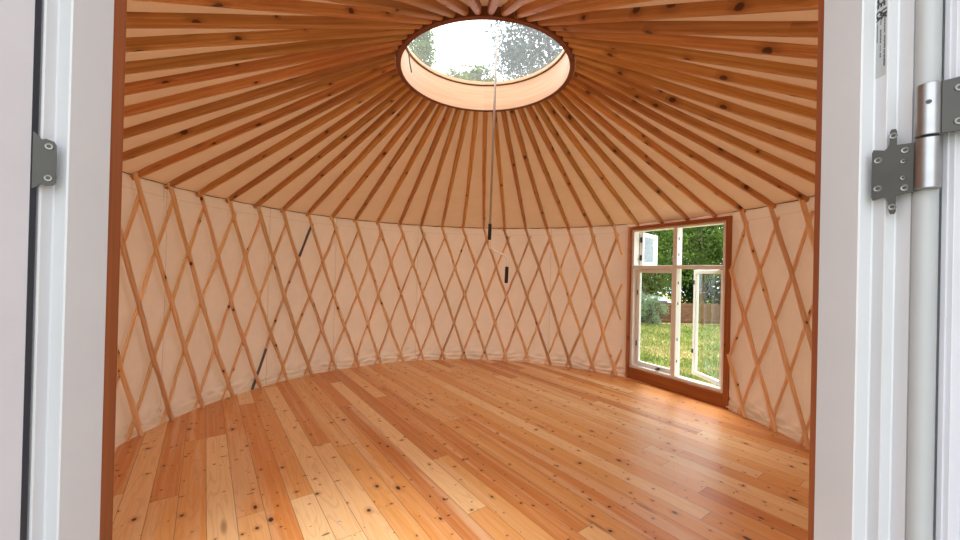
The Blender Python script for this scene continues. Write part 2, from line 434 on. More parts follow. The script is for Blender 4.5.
# ------------------------------------------------------------------ roof poles
def pole_mesh(seed):
    rnd = random.Random(seed); Lr = R - .657; L = math.hypot(Lr, Lr * SL)
    b = MB(); segs = 26; vs, at, fs = [], [], []
    bx, bz = rnd.uniform(-.006, .006), rnd.uniform(-.002, .003); p1 = rnd.uniform(0, 6)
    for i in range(segs + 1):
        t = i / segs; s_ = t * (L + .02) - .02
        tip = max(0, (t - .86) / .14); root = max(0, (.06 - t) / .06)
        w = (.033 + .012 * t) * (1 - .12 * root); h = (.042 + .009 * t) * (1 - .25 * root)
        cr = .009 + .010 * tip
        yo = bx * math.sin(PI * t) + .0012 * math.sin(t * 23 + p1); zo = bz * math.sin(PI * t)
        # section: flat top, rounded lower edges; bottom stays on z=0
        half = w / 2; pts = []
        for (sx, sz, a0) in ((-1, 0, PI), (1, 0, 1.5 * PI), (1, 1, 0), (-1, 1, .5 * PI)):
            rr = cr if sz == 0 else min(cr, .006)
            c0 = (sx * (half - rr), (h - rr) if sz else rr)
            for q in range(4):
                a = a0 + q / 3 * PI / 2; pts.append((c0[0] + rr * math.cos(a), c0[1] + rr * math.sin(a)))
        per = 0; n = len(pts)
        for k in range(n + 1):
            y, z = pts[k % n]
            if k: per += math.dist(pts[k % n], pts[(k - 1) % n])
            vs.append((s_, y + yo, z + zo)); at.append((s_, per, seed))
    m = n + 1
    for i in range(segs):
        for k in range(n): fs.append((i * m + k, i * m + k + 1, (i + 1) * m + k + 1, (i + 1) * m + k))
    fs.append(tuple(range(n))[::-1]); fs.append(tuple(segs * m + k for k in range(n)))
    b.add(vs, fs, at); o = smooth_by_angle(fix_normals(b.build('roof_pole', M['pole'])), 50)
    me = o.data; bpy.data.objects.remove(o); return me
pms = [pole_mesh(k) for k in range(6)]
ORD = ['', 'first', 'second', 'third', 'fourth', 'fifth', 'sixth', 'seventh', 'eighth', 'ninth', 'tenth', 'eleventh', 'twelfth', 'thirteenth', 'fourteenth', 'fifteenth', 'sixteenth', 'seventeenth', 'eighteenth', 'nineteenth', 'twentieth', 'twenty-first']
def pole_label(i):
    # i = 0..26 meet the visible wall top; 21..24 stand over the window
    if 21 <= i <= 24: return 'pine roof pole over the window, %s from its left end' % ORD[i - 20]
    if 0 <= i <= 20: return 'pine roof pole meeting the wall top, %s to the left of the window' % ORD[21 - i]
    if 25 <= i <= 27: return 'pine roof pole meeting the wall top, %s to the right of the window' % ORD[i - 24]
    if i < 0:
        k = -i
        if k <= 7: return 'pine roof pole cut off by the left door post, %s up from the wall corner' % ORD[k]
        return 'pine roof pole running out at the top edge, %s left of overhead' % ORD[12 - k]
    k = i - 27
    if k <= 8: return 'pine roof pole cut off by the right door post, %s up from the wall corner' % ORD[k]
    return 'pine roof pole running out at the top edge, %s right of overhead' % ORD[41 - i]
for i in range(-12, 41):
    t = TH0 + D * i if 0 <= i <= 27 else (TH0 + math.radians(6.63) * i if i < 0 else TH0 + D * 27 + math.radians(6.68) * (i - 27))
    o = bpy.data.objects.new('roof_pole', pms[(i * 5 + 3) % 6]); COL.objects.link(o)
    o.location = P(t, R, ZE)
    X = Vector((-math.sin(t), -math.cos(t), SL)).normalized(); Y = Vector((0, 0, 1)).cross(X).normalized(); Z = X.cross(Y)
    o.matrix_world = Matrix.Translation(P(t, R, ZE)) @ Matrix((X, Y, Z)).transposed().to_4x4()
    lab = 'stubby-looking pine roof pole pointing straight overhead at the near edge of the skylight' if i == -12 else pole_label(i)
    tag(o, lab, 'roof pole', 'roof poles radiating from the skylight')

# ------------------------------------------------------------------ lattice walls
def lath(i, sgn, lo, hi, parent, grey=False):
    """one lath from top index i (t=0) to the floor (t=1), kept between angles lo and hi"""
    rnd = random.Random(i * 7 + (sgn > 0) * 1000 + 5)
    ts = []
    K = 36
    def ang(t): return TH0 + D * (i + (0 if sgn > 0 else .32) + sgn * 2.31 * t)
    t00 = -.022 if sgn > 0 else .045
    for k in range(K + 1):
        t = t00 + (.998 - t00) * k / K
        if lo <= ang(t) <= hi: ts.append(t)
    # exact clipping at the opening edges
    for lim in (lo, hi):
        tc = ((lim - TH0) / D - i - (0 if sgn > 0 else .32)) / (sgn * 2.31)
        if t00 < tc < .998: ts.append(tc)
    ts = sorted(set(round(t, 5) for t in ts))
    if len(ts) < 3 or ts[-1] - ts[0] < .06: return None
    w = (.034 if sgn > 0 else .027) + rnd.uniform(-.003, .003); th = .019 if sgn > 0 else .012
    r0 = R - .012 if sgn > 0 else R + .006
    ph = [rnd.uniform(0, 6.3) for _ in range(5)]; lean = rnd.uniform(-.012, .012)
    vs, at, fs = [], [], []
    for t in ts:
        a = ang(t) + .0035 * math.sin(t * 5 + ph[0]) + lean * .1 + .0012 * math.sin(t * 21 + ph[1]); z = ZE * (1 - t)
        ww = w / 2 * (1 + .10 * math.sin(t * 17 + ph[2]) + .06 * math.sin(t * 39 + ph[3]))
        # direction along the lath in (arc, z) and its in-surface normal
        da, dz = sgn * 2.31 * D * R, -ZE; l = math.hypot(da, dz); na, nz = -dz / l, da / l
        c = .0055 if sgn > 0 else .003; tt = th
        sec = [(-ww, 0), (-ww, tt - c * 1.5), (-ww + c * 1.5, tt), (ww - c * 1.5, tt), (ww, tt - c * 1.5), (ww, 0)]
        per = 0
        for k in range(7):
            s_, d_ = sec[k % 6]
            if k: per += math.dist(sec[k % 6], sec[k - 1])
            p = P(a + s_ * na / R, r0 + th / 2 - d_, z + s_ * nz); vs.append((p[0], p[1], max(.004, p[2]))); at.append((t * l, per, i * .37 + sgn))
    m = 7
    for q in range(len(ts) - 1):
        for k in range(6): fs.append((q * m + k, q * m + k + 1, (q + 1) * m + k + 1, (q + 1) * m + k))
    fs.append(tuple(range(6))[::-1]); fs.append(tuple((len(ts) - 1) * m + k for k in range(6)))
    b = MB(); b.add(vs, fs, at)
    if grey: b.mi = [1 if (q // 6 < len(b.f) and ((ts[min(q // 6, len(ts) - 1)] < .235 and ts[min(q // 6, len(ts) - 1)] > .03) or ts[min(q // 6, len(ts) - 1)] > .76)) else 0 for q in range(len(b.f))]
    o = smooth_by_angle(fix_normals(b.build('lath', [M['lath'], M['grey_paint']] if grey else M['lath'], parent)), 35)
    if grey: o['label'] = 'lath with dark grey upper and lower ends'
    return o
DL = -PI + DOOR + .06; DR = PI - DOOR - .06
tl = tag(empty('lattice_wall', P(-.4, R, 0)), 'long crisscross pine lattice wall left of the window', 'lattice wall')
tr = tag(empty('lattice_wall', P(1.9, R, 0)), 'short crisscross pine lattice wall right of the window', 'lattice wall')
bpy.context.view_layer.update()
def keep(o, par):
    if o: o.matrix_parent_inverse = par.matrix_world.inverted()
for i in range(-14, 42):
    for sgn in (1, -1):
        lo_i = TH0 + D * min(i, i + 2.4 * sgn); hi_i = TH0 + D * max(i + .4, i + 2.4 * sgn)
        if hi_i > DL and lo_i < AW: keep(lath(i, sgn, DL, AW - .007, tl, grey=(i == 6 and sgn < 0)), tl)
        if hi_i > BW and lo_i < DR: keep(lath(i, sgn, BW + .010, DR, tr), tr)

# tension cable along the wall top
for nm, a0, a1, lb in (('left', DL, AW, 'thin dark cord along the wall top left of the window'), ('right', BW, DR, 'thin dark cord along the wall top right of the window')):
    k_ = int((a1 - a0) / .02); b = MB()
    b.tube([P(a0 + (a1 - a0) * k / k_, R + .030, ZE + .030 + .003 * math.sin(k * .9) - .004 * abs(math.sin(((a0 + (a1 - a0) * k / k_) - TH0) / D * PI))) for k in range(k_ + 1)], .0028, 6)
    tag(b.build('tension_cord', M['cable'], smooth=True), lb, 'cord')
# small pale cord loop hooked over the second lath top
b = MB(); a = TH0 + D * .86
b.tube([P(a + .020 * math.cos(w) , R - .034, 1.787 + .020 * math.sin(w)) for w in [x * .45 for x in range(-1, 9)]] + [P(a - .018, R - .03, 1.74), P(a - .016, R - .03, 1.69)], .0022, 6)
tag(b.build('cord_loop', M['cord'], smooth=True), 'small pale cord loop hanging at the wall top near the left door post', 'cord')

# ------------------------------------------------------------------ crown ring and skylight
cr = tag(empty('crown_ring', (CX, CY, 2.70)), 'round wooden crown ring framing the skylight', 'crown ring')
b = MB(); b.lathe([(.6213, 0), (.655, 0), (.655, .085), (.645, .085), (.6213, .085), (.6213, 0)], (0, 0, 0), 96)
smooth_by_angle(fix_normals(b.build('rim', M['rim_wood'], cr)))
b = MB(); b.lathe([(.6205, .004), (.6205, .222), (.636, .222), (.636, .086)], (0, 0, 0), 96)
smooth_by_angle(b.build('inner_band', M['ply'], cr))['label'] = 'pale bent plywood band'
b = MB(); b.lathe([(.636, .2235), (.6165, .2235), (.615, .226), (.6165, .2285), (.636, .2285)], (0, 0, 0), 96)
b.build('seal', M['cable'], cr, True)['label'] = 'thin dark brown seal'
b = MB(); b.lathe([(.636, .230), (.606, .230), (.604, .240), (.606, .256), (.67, .256), (.67, .15), (.640, .15)], (0, 0, 0), 96)
smooth_by_angle(b.build('upper_kerb', M['ply'], cr))
dm = tag(empty('skylight_dome', (CX, CY, 2.957)), 'clear acrylic dome skylight on the crown ring', 'skylight')
b = MB(); prof = [(.655 * math.cos(a), (.125 * math.sin(a))) for a in [k * PI / 2 / 14 for k in range(15)]]
b.lathe([(.675, .0)] + prof, (0, 0, 0), 96); b.build('dome', M['dome'], dm, True)
# catch on the ring wall with a dark strap
b = MB(); ta = -1.87
def RP(a, r, z): return P(a, r, z)
ct = tag(empty('ring_catch', P(ta, .60, 2.84)), 'small metal catch with dark strap on the left of the crown ring', 'catch')
b.box(-.012, .012, -.012, .012, -.03, .03, bev=.003); b.tube([(0, 0, .02), (.02, 0, .035), (.035, 0, .02)], .005, 8)
b.build('bracket', M['steel_dark'], ct)
b = MB(); b.tube([(.012, 0, -.02), (.03, .0, -.08), (.04, .01, -.16), (.052, .012, -.22)], .0045, 6); b.build('strap', M['black'], ct, True)

# ------------------------------------------------------------------ crank pole hanging from the dome
ck = tag(empty('crank_pole', (.10, 2.83, 3.04)), 'long thin grey crank pole with two black grips hanging from the skylight', 'crank pole')
def ckb(name, pts, r, m, n=10, smooth=True):
    b = MB(); b.tube([(x - .10, y - 2.83, z - 3.04) for x, y, z in pts], r, n); return smooth_by_angle(b.build(name, m, ck))
ckb('hook', [(.098, 2.83, 3.075), (.099, 2.83, 3.055)] + [(.090 + .016 * math.cos(w), 2.83, 3.035 + .018 * math.sin(w)) for w in [1.2 - x * .5 for x in range(10)]], .0035, M['steel'])
ckb('rod', [(.087, 2.83, 3.02), (.078, 2.83, 2.35), (.067, 2.83, 1.575)], .0088, M['rod'])
ckb('upper_grip', [(.067, 2.83, 1.581), (.067, 2.83, 1.578), (.066, 2.83, 1.463), (.066, 2.83, 1.460)], [.011, .0135, .0135, .011], M['black'], 14)
ckb('crank_arm', [(.066, 2.83, 1.465), (.066, 2.83, 1.425), (.069, 2.83, 1.405), (.085, 2.83, 1.39), (.18, 2.83, 1.350), (.194, 2.83, 1.338), (.201, 2.83, 1.32), (.202, 2.83, 1.24)], .0062, M['arm'])
ckb('lower_grip', [(.202, 2.83, 1.262), (.202, 2.83, 1.258), (.199, 2.83, 1.144), (.199, 2.83, 1.140)], [.011, .0135, .0135, .011], M['black'], 14)

# ------------------------------------------------------------------ window
WA = Vector((1.787, 4.539, 0)); wx = Vector((.5546, -1.0365, 0)).normalized(); wy = Vector((-wx.y, wx.x, 0))
WM = Matrix.Translation(WA) @ Matrix((wx, wy, Vector((0, 0, 1)))).transposed().to_4x4()
win = tag(empty('window_1', mat=WM), 'tall four-part white casement window in an orange timber surround', 'window', kind='structure')
b = MB()
b.box(-.004, .046, -.03, .10, 0, 1.795, 'z', .003, 1.); b.box(1.130, 1.180, -.03, .10, 0, 1.795, 'z', .003, 2.)
b.box(.046, 1.130, -.028, .10, 1.757, 1.795, 'x', .003, 3.); b.box(.046, 1.130, -.022, .10, 0, .128, 'x', .003, 4.)
fix_normals(b.build('outer_frame', M['frame_wood'], win))['label'] = 'orange timber surround'
b = MB(); y0, y1 = -.004, .085
b.box(.046, .080, y0, y1, .128, 1.757, 'z', .003); b.box(1.096, 1.130, y0, y1, .128, 1.757, 'z', .003)
b.box(.080, 1.096, y0, y1, .128, .162, 'x', .003); b.box(.080, 1.096, y0, y1, 1.735, 1.757, 'x', .003)
b.box(.580, .626, y0, y1, .162, 1.735, 'z', .003); b.box(.080, .580, y0 + .002, y1, 1.300, 1.337, 'x', .003); b.box(.626, 1.096, y0 + .002, y1, 1.300, 1.337, 'x', .003)
fix_normals(b.build('window_frame', M['white_win'], win))
def sash(hx, hy, w, z0, z1, ang, left, name='sash'):
    """sash hinged at (hx,hy) in the window frame, leaf w wide; ang opens outwards"""
    a = math.radians(ang)
    d = Vector((math.cos(a) if left else -math.cos(a), math.sin(a), 0)); nn = Vector((0, 0, 1)).cross(d)
    m = Matrix.Translation((hx, hy, 0)) @ Matrix((d, nn, Vector((0, 0, 1)))).transposed().to_4x4()
    e = bpy.data.objects.new(name, None); COL.objects.link(e); e.parent = win; e.matrix_local = m
    sgn = 1
    t0, t1 = (-.04, 0) if left else (0, .04)
    b = MB(); f = .042
    b.box(0, f, t0, t1, z0, z1, 'z', .004); b.box(w - f, w, t0, t1, z0, z1, 'z', .004)
    b.box(f, w - f, t0, t1, z0, z0 + f, 'x', .004); b.box(f, w - f, t0, t1, z1 - f, z1, 'x', .004)
    fix_normals(b.build('sash_frame', M['white_win'], e))
    mid = (t0 + t1) / 2
    b = MB(); b.box(f - .004, w - f + .004, mid - .003, mid + .003, z0 + f - .004, z1 - f + .004, 'z')
    fix_normals(b.build('pane', M['glass'], e))
    b = MB()
    for zz in (z0 + .09, z1 - .09):
        b.box(-.016, .014, mid - .012, mid + .012, zz - .028, zz + .028, 'z', .004); b.tube([(-.006, mid, zz - .035), (-.006, mid, zz + .035)], .006, 8)
    fix_normals(b.build('hinge', M['steel_dark'], e))
    return e, mid
e, mid = sash(.083, .088, .494, .168, 1.295, 0, True)
b = MB(); b.box(.30, .335, mid - .062, mid - .022, .176, .186, 'x', .003); b.tube([(.315, mid - .035, .184), (.33, mid - .055, .200), (.36, mid - .065, .200)], .006, 8)
fix_normals(b.build('handle', M['black'], e))
for zz in (.42, 1.02):                                                       # latches on stile
    b = MB(); b.box(.010, .022, mid - .026, mid - .020, zz - .03, zz + .03, 'z', .002); fix_normals(b.build('latch', M['black'], e))
e, mid = sash(1.093, .088, .468, .168, 1.295, 25, False)
for zz in (.42, 1.16):
    b = MB(); b.box(.446, .460, mid + .02, mid + .034, zz - .022, zz + .022, 'z', .002); fix_normals(b.build('latch', M['black'], e))
sash(.083, .088, .494, 1.340, 1.732, 108, True)
sash(1.093, .088, .468, 1.340, 1.732, 118, False)
# striker plates on the mullion
b = MB()
for zz in (.32, .55, .93, 1.15, 1.45, 1.62):
    b.box(.6255, .6285, .022, .036, zz - .014, zz + .014, 'z', .001)
fix_normals(b.build('striker_plates', M['black'], win))

# ------------------------------------------------------------------ doorway: orange inner frame, white frame
tf = tag(empty('trim_1', (0, .47, 0)), 'reddish orange timber inner posts of the doorway', 'door frame', kind='structure')
def rel(poly): return [(x, y - .47) for x, y in poly]
ZT = 1.98
b = MB(); b.prism(rel([(-.51, .505), (-.51, .4645), (-.46, .4645), (-.46, .481), (-.495, .505)]), -.02, ZT, 1.); fix_normals(b.build('left_post', M['post_wood'], tf))
b = MB(); b.prism(rel([(.427, .4828), (.427, .4744), (.49, .4744), (.49, .51), (.462, .51)]), -.02, ZT, 2.); fix_normals(b.build('right_post', M['post_wood'], tf))
b = MB(); b.box(-.51, .49, -.004, .06, ZT, ZT + .06, 'x', .003); fix_normals(b.build('header', M['post_wood'], tf))
wf = tag(empty('trim_2', (0, .44, 0)), 'white painted outer door frame with stepped rebates', 'door frame', kind='structure')
def relw(poly): return [(x, y - .44) for x, y in poly]
def arc(cx, cy, r, a0, a1, n=8): return [(cx + r * math.cos(math.radians(a0 + (a1 - a0) * k / n)), cy + r * math.sin(math.radians(a0 + (a1 - a0) * k / n))) for k in range(n + 1)]
Lp = [(-.54, .4645), (-.54, .392), (-.4875, .392), (-.4875, .3985)] + [(-.481, .3985), (-.4795, .400), (-.4795, .4043)] + [(-.4757, .4043), (-.4743, .4057), (-.4743, .4160), (-.4736, .4175)] + [(-.4612, .4175), (-.46, .4187), (-.46, .4645)]
b = MB(); b.prism(relw(Lp), -.05, ZT, 0); fix_normals(b.build('left_jamb', M['white'], wf))
Rp = [(.56, .4744), (.427, .4744), (.427, .4268), (.4283, .4255), (.4405, .4255), (.4417, .4243), (.4417, .4128)] + [(.4422, .4120), (.4520, .4120), (.4530, .4110), (.453, .3975), (.4545, .398), (.56, .398)]
b = MB(); b.prism(relw(Rp), -.05, ZT, 0); fix_normals(b.build('right_jamb', M['white'], wf))
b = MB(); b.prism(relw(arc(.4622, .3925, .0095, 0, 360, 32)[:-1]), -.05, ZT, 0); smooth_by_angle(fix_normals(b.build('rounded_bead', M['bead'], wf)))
b = MB(); b.box(-.54, .56, -.045, .0245, ZT, ZT + .07, 'x', .003); fix_normals(b.build('head', M['white'], wf))
b = MB(); b.box(-.54, .56, -.045, .0445, -.10, -.05, 'x', .003); fix_normals(b.build('threshold', M['steel'], wf))
b = MB(); b.box(-.4872, -.4828, -.0475, -.0420, -.05, ZT, 'z'); b.box(.4682, .4730, -.050, -.0425, -.05, ZT, 'z')
fix_normals(b.build('dark_gap_backing', M['black'], wf))  # black backing strips put the shade of the door gaps into colour
# sticker on the right jamb's inner step
st = MB(); st.box(.44145, .44168, -.0262, -.0150, 1.449, 1.578, 'z'); st = fix_normals(st.build('sticker', M['sticker'], wf)); st['label'] = 'silver printed approval sticker'
def text_mesh(body, size, name, bold=.0):
    cu = bpy.data.curves.new(name, 'FONT'); cu.body = body; cu.size = size; cu.offset = bold; cu.align_x = 'LEFT'
    o = bpy.data.objects.new(name, cu); COL.objects.link(o)
    dg = bpy.context.evaluated_depsgraph_get(); me = bpy.data.meshes.new_from_object(o.evaluated_get(dg))
    bpy.data.objects.remove(o); vs = [tuple(v.co) for v in me.vertices]; fs = [tuple(p.vertices) for p in me.polygons]; bpy.data.meshes.remove(me)
    return vs, fs
# text reads downwards: text x -> -z, text y -> towards the far (lit) side of the face is -y ... up of the letters points to the camera's right
ink = MB()
def put(body, size, u, v, bold=0.):
    vs, fs = text_mesh(body, size, 'writing', bold)
    ink.add([(.44140, -(v + y) - .0150 - .0112 + .0112 * 0 + 0, 1.578 - (u + x)) for x, y, z in vs], fs)
# v runs from 0 (left edge of the sticker in the photo) to .0112 (right edge)
def put2(body, size, u, v, bold=0.):
    vs, fs = text_mesh(body, size, 'writing', bold)
    ink.add([(.44138, -.0150 - (v + y), 1.578 - (u + x)) for x, y, z in vs], fs)
put2('CE', .0110, .0375, .0016, .00052)
put2('UK', .0078, .0545, .0056, .00052); put2('CA', .0078, .0545, .0002, .00052)
for (u, v, l, h) in ((.042, .0088, .018, .0011), (.0625, .0088, .014, .0014), (.0785, .0086, .0035, .0016), (.0835, .0086, .0135, .0018),
                     (.044, .0048, .0045, .0009), (.054, .0046, .015, .0013), (.0715, .0046, .007, .0009), (.0805, .0046, .004, .0013), (.046, .0012, .020, .0009)):
    k = u
    while k < u + l:
        wd = .0010 + .0004 * math.sin(k * 9000); ink.box(.44136, .44144, -.0150 - v - h, -.0150 - v, 1.578 - .022 - k - wd, 1.578 - .022 - k, 'z'); k += wd + .0005
wr = fix_normals(ink.build('sticker_print', M['ink'], wf))

# ---- door leaves
def leaf(name, poly, label, ox, oy):
    e = tag(empty(name, (ox, oy, 0)), label, 'door', kind='structure')
    b = MB(); b.prism([(x - ox, y - oy) for x, y in poly], -.04, ZT - .01, 0)
    fix_normals(b.build('door_leaf', M['leaf_paint'], e)); return e
d1 = leaf('door_1', [(-.475, .3955), (-.475, -.045), (-.52, -.045), (-.52, .3955)], 'white door leaf folded open at the left edge of the view', -.4975, .39)
b = MB(); b.box(.0185, .0232, .0055, .0110, -.04, ZT - .01, 'z'); fix_normals(b.build('seal', M['gasket'], d1))['label'] = 'dark blue-black rubber seal'
d2 = leaf('door_2', [(.4722, .3862), (.4722, .3822), (.4740, .3822), (.4740, .3779), (.4744, .3775), (.4850, .3775), (.4850, -.055), (.525, -.055), (.525, .3862)], 'white door leaf folded open at the right edge of the view', .50, .38)

def screw(parent, c, nrm, r=.0034, name='screw'):
    """countersunk screw: dished head with a recess"""
    nrm = Vector(nrm).normalized(); a = nrm.cross(Vector((0, 0, 1))).normalized(); b_ = nrm.cross(a)
    mb = MB(); c = Vector(c); n = 16
    rings = [(1.0, .0), (1.0, .0005), (.86, .0009), (.5, .0007), (.42, -.0004), (.0, -.0006)]
    vs, fs = [], []
    for rr, h in rings:
        for k in range(n): w = 2 * PI * k / n; vs.append(c + nrm * h + (a * math.cos(w) + b_ * math.sin(w)) * r * rr)
    for q in range(len(rings) - 1):
        mb.cur = 1 if q >= 3 else 0
        mb.add(vs[q * n:(q + 2) * n], [(k, (k + 1) % n, n + (k + 1) % n, n + k) for k in range(n)])
    return fix_normals(mb.build(name, [M['screw'], M['recess']], parent, True))
def plate(parent, name, A, B, outline, th, mat):
    """plate lying in the vertical plane through plan points A,B; outline in (s along AB, z)"""
    A = Vector((*A, 0)); B = Vector((*B, 0)); d = (B - A); L = d.length; d.normalize(); nn = Vector((-d.y, d.x, 0))
    if nn.y > 0: nn = -nn                                    # faces outdoors
    vs = []; k = len(outline)
    for off in (0, th):
        for s_, z in outline: p = A + d * (s_ * L) + nn * off; vs.append((p.x, p.y, z))
    fs = [tuple(range(k)), tuple(range(k, 2 * k))[::-1]] + [(j, (j + 1) % k, k + (j + 1) % k, k + j) for j in range(k)]
    mb = MB(); mb.add(vs, fs); o = fix_normals(mb.build(name, mat, parent))
    return o, (lambda s_, z: tuple(A + d * (s_ * L) + nn * th + Vector((0, 0, z)))), nn
# right hinge: belongs to the right door
hz = empty('hinge', (0, 0, 0)); hz.parent = d2; hz.matrix_parent_inverse = Matrix.Translation((.50, .38, 0)).inverted()
A_, B_ = (.4340, .4190), (.4545, .3890)
o_, at_, nn = plate(hz, 'frame_plate', A_, B_, [(0, 1.3135), (.0, 1.3625), (.03, 1.366), (.26, 1.3635), (.32, 1.3655), (.36, 1.3700), (.37, 1.3830), (.40, 1.3850), (.49, 1.3845), (.51, 1.3820), (.51, 1.3670), (1, 1.3665), (1, 1.3160), (.51, 1.3135), (.51, 1.2960), (.48, 1.2935), (.40, 1.2935), (.37, 1.296), (.36, 1.306), (.32, 1.310), (.26, 1.3125), (.03, 1.310)], .0022, M['steel_dark'])
for s_, z in ((.13, 1.3535), (.13, 1.3225), (.44, 1.3775), (.44, 1.3010), (.68, 1.3600), (.68, 1.3200)): screw(hz, at_(s_, z), nn)
for s_, z in ((.65, 1.3485), (.65, 1.3310)): screw(hz, at_(s_, z), nn, .0024)
def knuckle(z0, z1, name, cx=.4552, cy=.3848, r=.0094):
    mb = MB(); mb.lathe([(0, z0), (r * .85, z0), (r, z0 + .001), (r, z1 - .001), (r * .85, z1), (0, z1)], (cx, cy, 0), 40)
    return smooth_by_angle(fix_normals(mb.build(name, M['steel'], hz)), 40)
knuckle(1.3160, 1.3685, 'lower_knuckle'); k_ = knuckle(1.3700, 1.4235, 'upper_knuckle')
mb = MB(); mb.lathe([(0, 0), (.0022, 0), (.0022, .0004), (0, .0004)], (0, 0, 0), 14); o = mb.build('grub_screw', M['recess'], hz)
dcam = Vector((-.4552, -.3848, 0)).normalized(); o.matrix_local = Matrix.Translation(Vector((.4552, .3848, 1.403)) + dcam * .0093) @ dcam.to_track_quat('Z', 'Y').to_matrix().to_4x4()
o_, at_, nn = plate(hz, 'leaf_plate', (.4585, .3770), (.4800, .3615), [(0, 1.3705), (0, 1.4225), (.35, 1.4235), (1.0, 1.4275), (1.25, 1.4275), (1.25, 1.3680), (.75, 1.3680), (.6, 1.3705)], .0022, M['steel_dark'])
for z in (1.4130, 1.3800): screw(hz, at_(.42, z), nn, .0036)
# left hinge
hl = empty('hinge', (0, 0, 0)); hl.parent = d1; hl.matrix_parent_inverse = Matrix.Translation((-.4975, .39, 0)).inverted()
o_, at_, nn = plate(hl, 'frame_plate', (-.4630, .4090), (-.4835, .3915), [(0, 1.3065), (0, 1.3470), (.06, 1.3505), (.28, 1.3525), (.40, 1.3510), (.46, 1.3540), (.60, 1.3580), (1, 1.3580), (1, 1.2960), (.66, 1.2970), (.50, 1.3000), (.44, 1.3030), (.36, 1.3035), (.28, 1.3020), (.08, 1.3030)], .0022, M['steel_dark'])
for z in (1.3445, 1.3105): screw(hl, at_(.20, z), nn, .0036)
mb = MB(); mb.lathe([(0, 1.25), (.006, 1.25), (.006, 1.375), (0, 1.375)], (-.4842, .3945, 0), 24); fix_normals(mb.build('knuckle', M['steel_dark'], hl))

# ------------------------------------------------------------------ outdoors
def gh(x, y):
    g = -.50 + .02 * math.sin(x * .7) * math.sin(y * .5)
    d = y - 14.0
    if d > 0: g -= 1.15 * min(1, d / 2.5) ** 2 * (3 - 2 * min(1, d / 2.5))
    return g
b = MB(); nx, ny = 90, 90
xs = [-40 + 90 * k / nx for k in range(nx + 1)]; ys = [-30 + 90 * k / ny for k in range(ny + 1)]
b.add([(x, y, gh(x, y)) for y in ys for x in xs], [(j * (nx + 1) + i, j * (nx + 1) + i + 1, (j + 1) * (nx + 1) + i + 1, (j + 1) * (nx + 1) + i) for j in range(ny) for i in range(nx)])
o = b.build('ground', M['grass'], smooth=True); tag(o, 'rough lawn with yellowing patches outside', 'ground', kind='structure')
# grass blades near the window
rg = np.random.default_rng(3); n = 26000
yy = rg.uniform(5.0, 13.6, n); az = rg.uniform(math.radians(20), math.radians(36), n); xx = yy * np.tan(az)
k_ = (np.hypot(xx - CX, yy - CY) > 2.75); xx, yy = xx[k_], yy[k_]; n = len(xx)
h = rg.uniform(.03, .085, n); w = rg.uniform(.006, .014, n); th = rg.uniform(0, PI, n); lx, ly = rg.normal(0, .03, n), rg.normal(0, .03, n)
zz = np.array([gh(a, c) for a, c in zip(xx, yy)])
V = np.zeros((n, 3, 3)); V[:, 0] = np.c_[xx - w * np.cos(th), yy - w * np.sin(th), zz]; V[:, 1] = np.c_[xx + w * np.cos(th), yy + w * np.sin(th), zz]; V[:, 2] = np.c_[xx + lx, yy + ly, zz + h]
me = bpy.data.meshes.new('grass_blades'); me.from_pydata(V.reshape(-1, 3).tolist(), [], [(3 * k, 3 * k + 1, 3 * k + 2) for k in range(n)]); me.materials.append(M['blade'])
o = bpy.data.objects.new('grass_blades', me); COL.objects.link(o); tag(o, 'grass blades of the lawn seen through the window', 'grass', kind='stuff')

def foliage(name, blobs, count, size, mat, parent, seed):
    """leaves scattered in clumps inside ellipsoid blobs: (cx,cy,cz,rx,ry,rz)"""
    rg = np.random.default_rng(seed); vol = np.array([b_[3] * b_[4] * b_[5] for b_ in blobs]); pr = vol / vol.sum()
    nc = max(20, count // 60); bi = rg.choice(len(blobs), nc, p=pr); B_ = np.array(blobs)[bi]
    d = rg.normal(size=(nc, 3)); d /= np.linalg.norm(d, axis=1)[:, None]; rad = rg.uniform(.25, 1, nc) ** .5
    cc = B_[:, :3] + d * rad[:, None] * B_[:, 3:]
    ci = rg.integers(0, nc, count); cs = (B_[ci][:, 3:].mean(1) * .24)[:, None]
    p = cc[ci] + rg.normal(size=(count, 3)) * cs * .55
    a = rg.normal(size=(count, 3)); a /= np.linalg.norm(a, axis=1)[:, None]; c_ = rg.normal(size=(count, 3)); b2 = np.cross(a, c_); b2 /= np.linalg.norm(b2, axis=1)[:, None]
    s_ = (size * rg.uniform(.6, 1.3, count))[:, None]
    V = np.stack([p - a * s_, p + b2 * s_ * .45, p + a * s_, p - b2 * s_ * .45], 1).reshape(-1, 3)
    me = bpy.data.meshes.new(name); me.from_pydata(V.tolist(), [], [(4 * k, 4 * k + 1, 4 * k + 2, 4 * k + 3) for k in range(count)]); me.materials.append(mat)
    o = bpy.data.objects.new(name, me); COL.objects.link(o); o.parent = parent; return o, cc
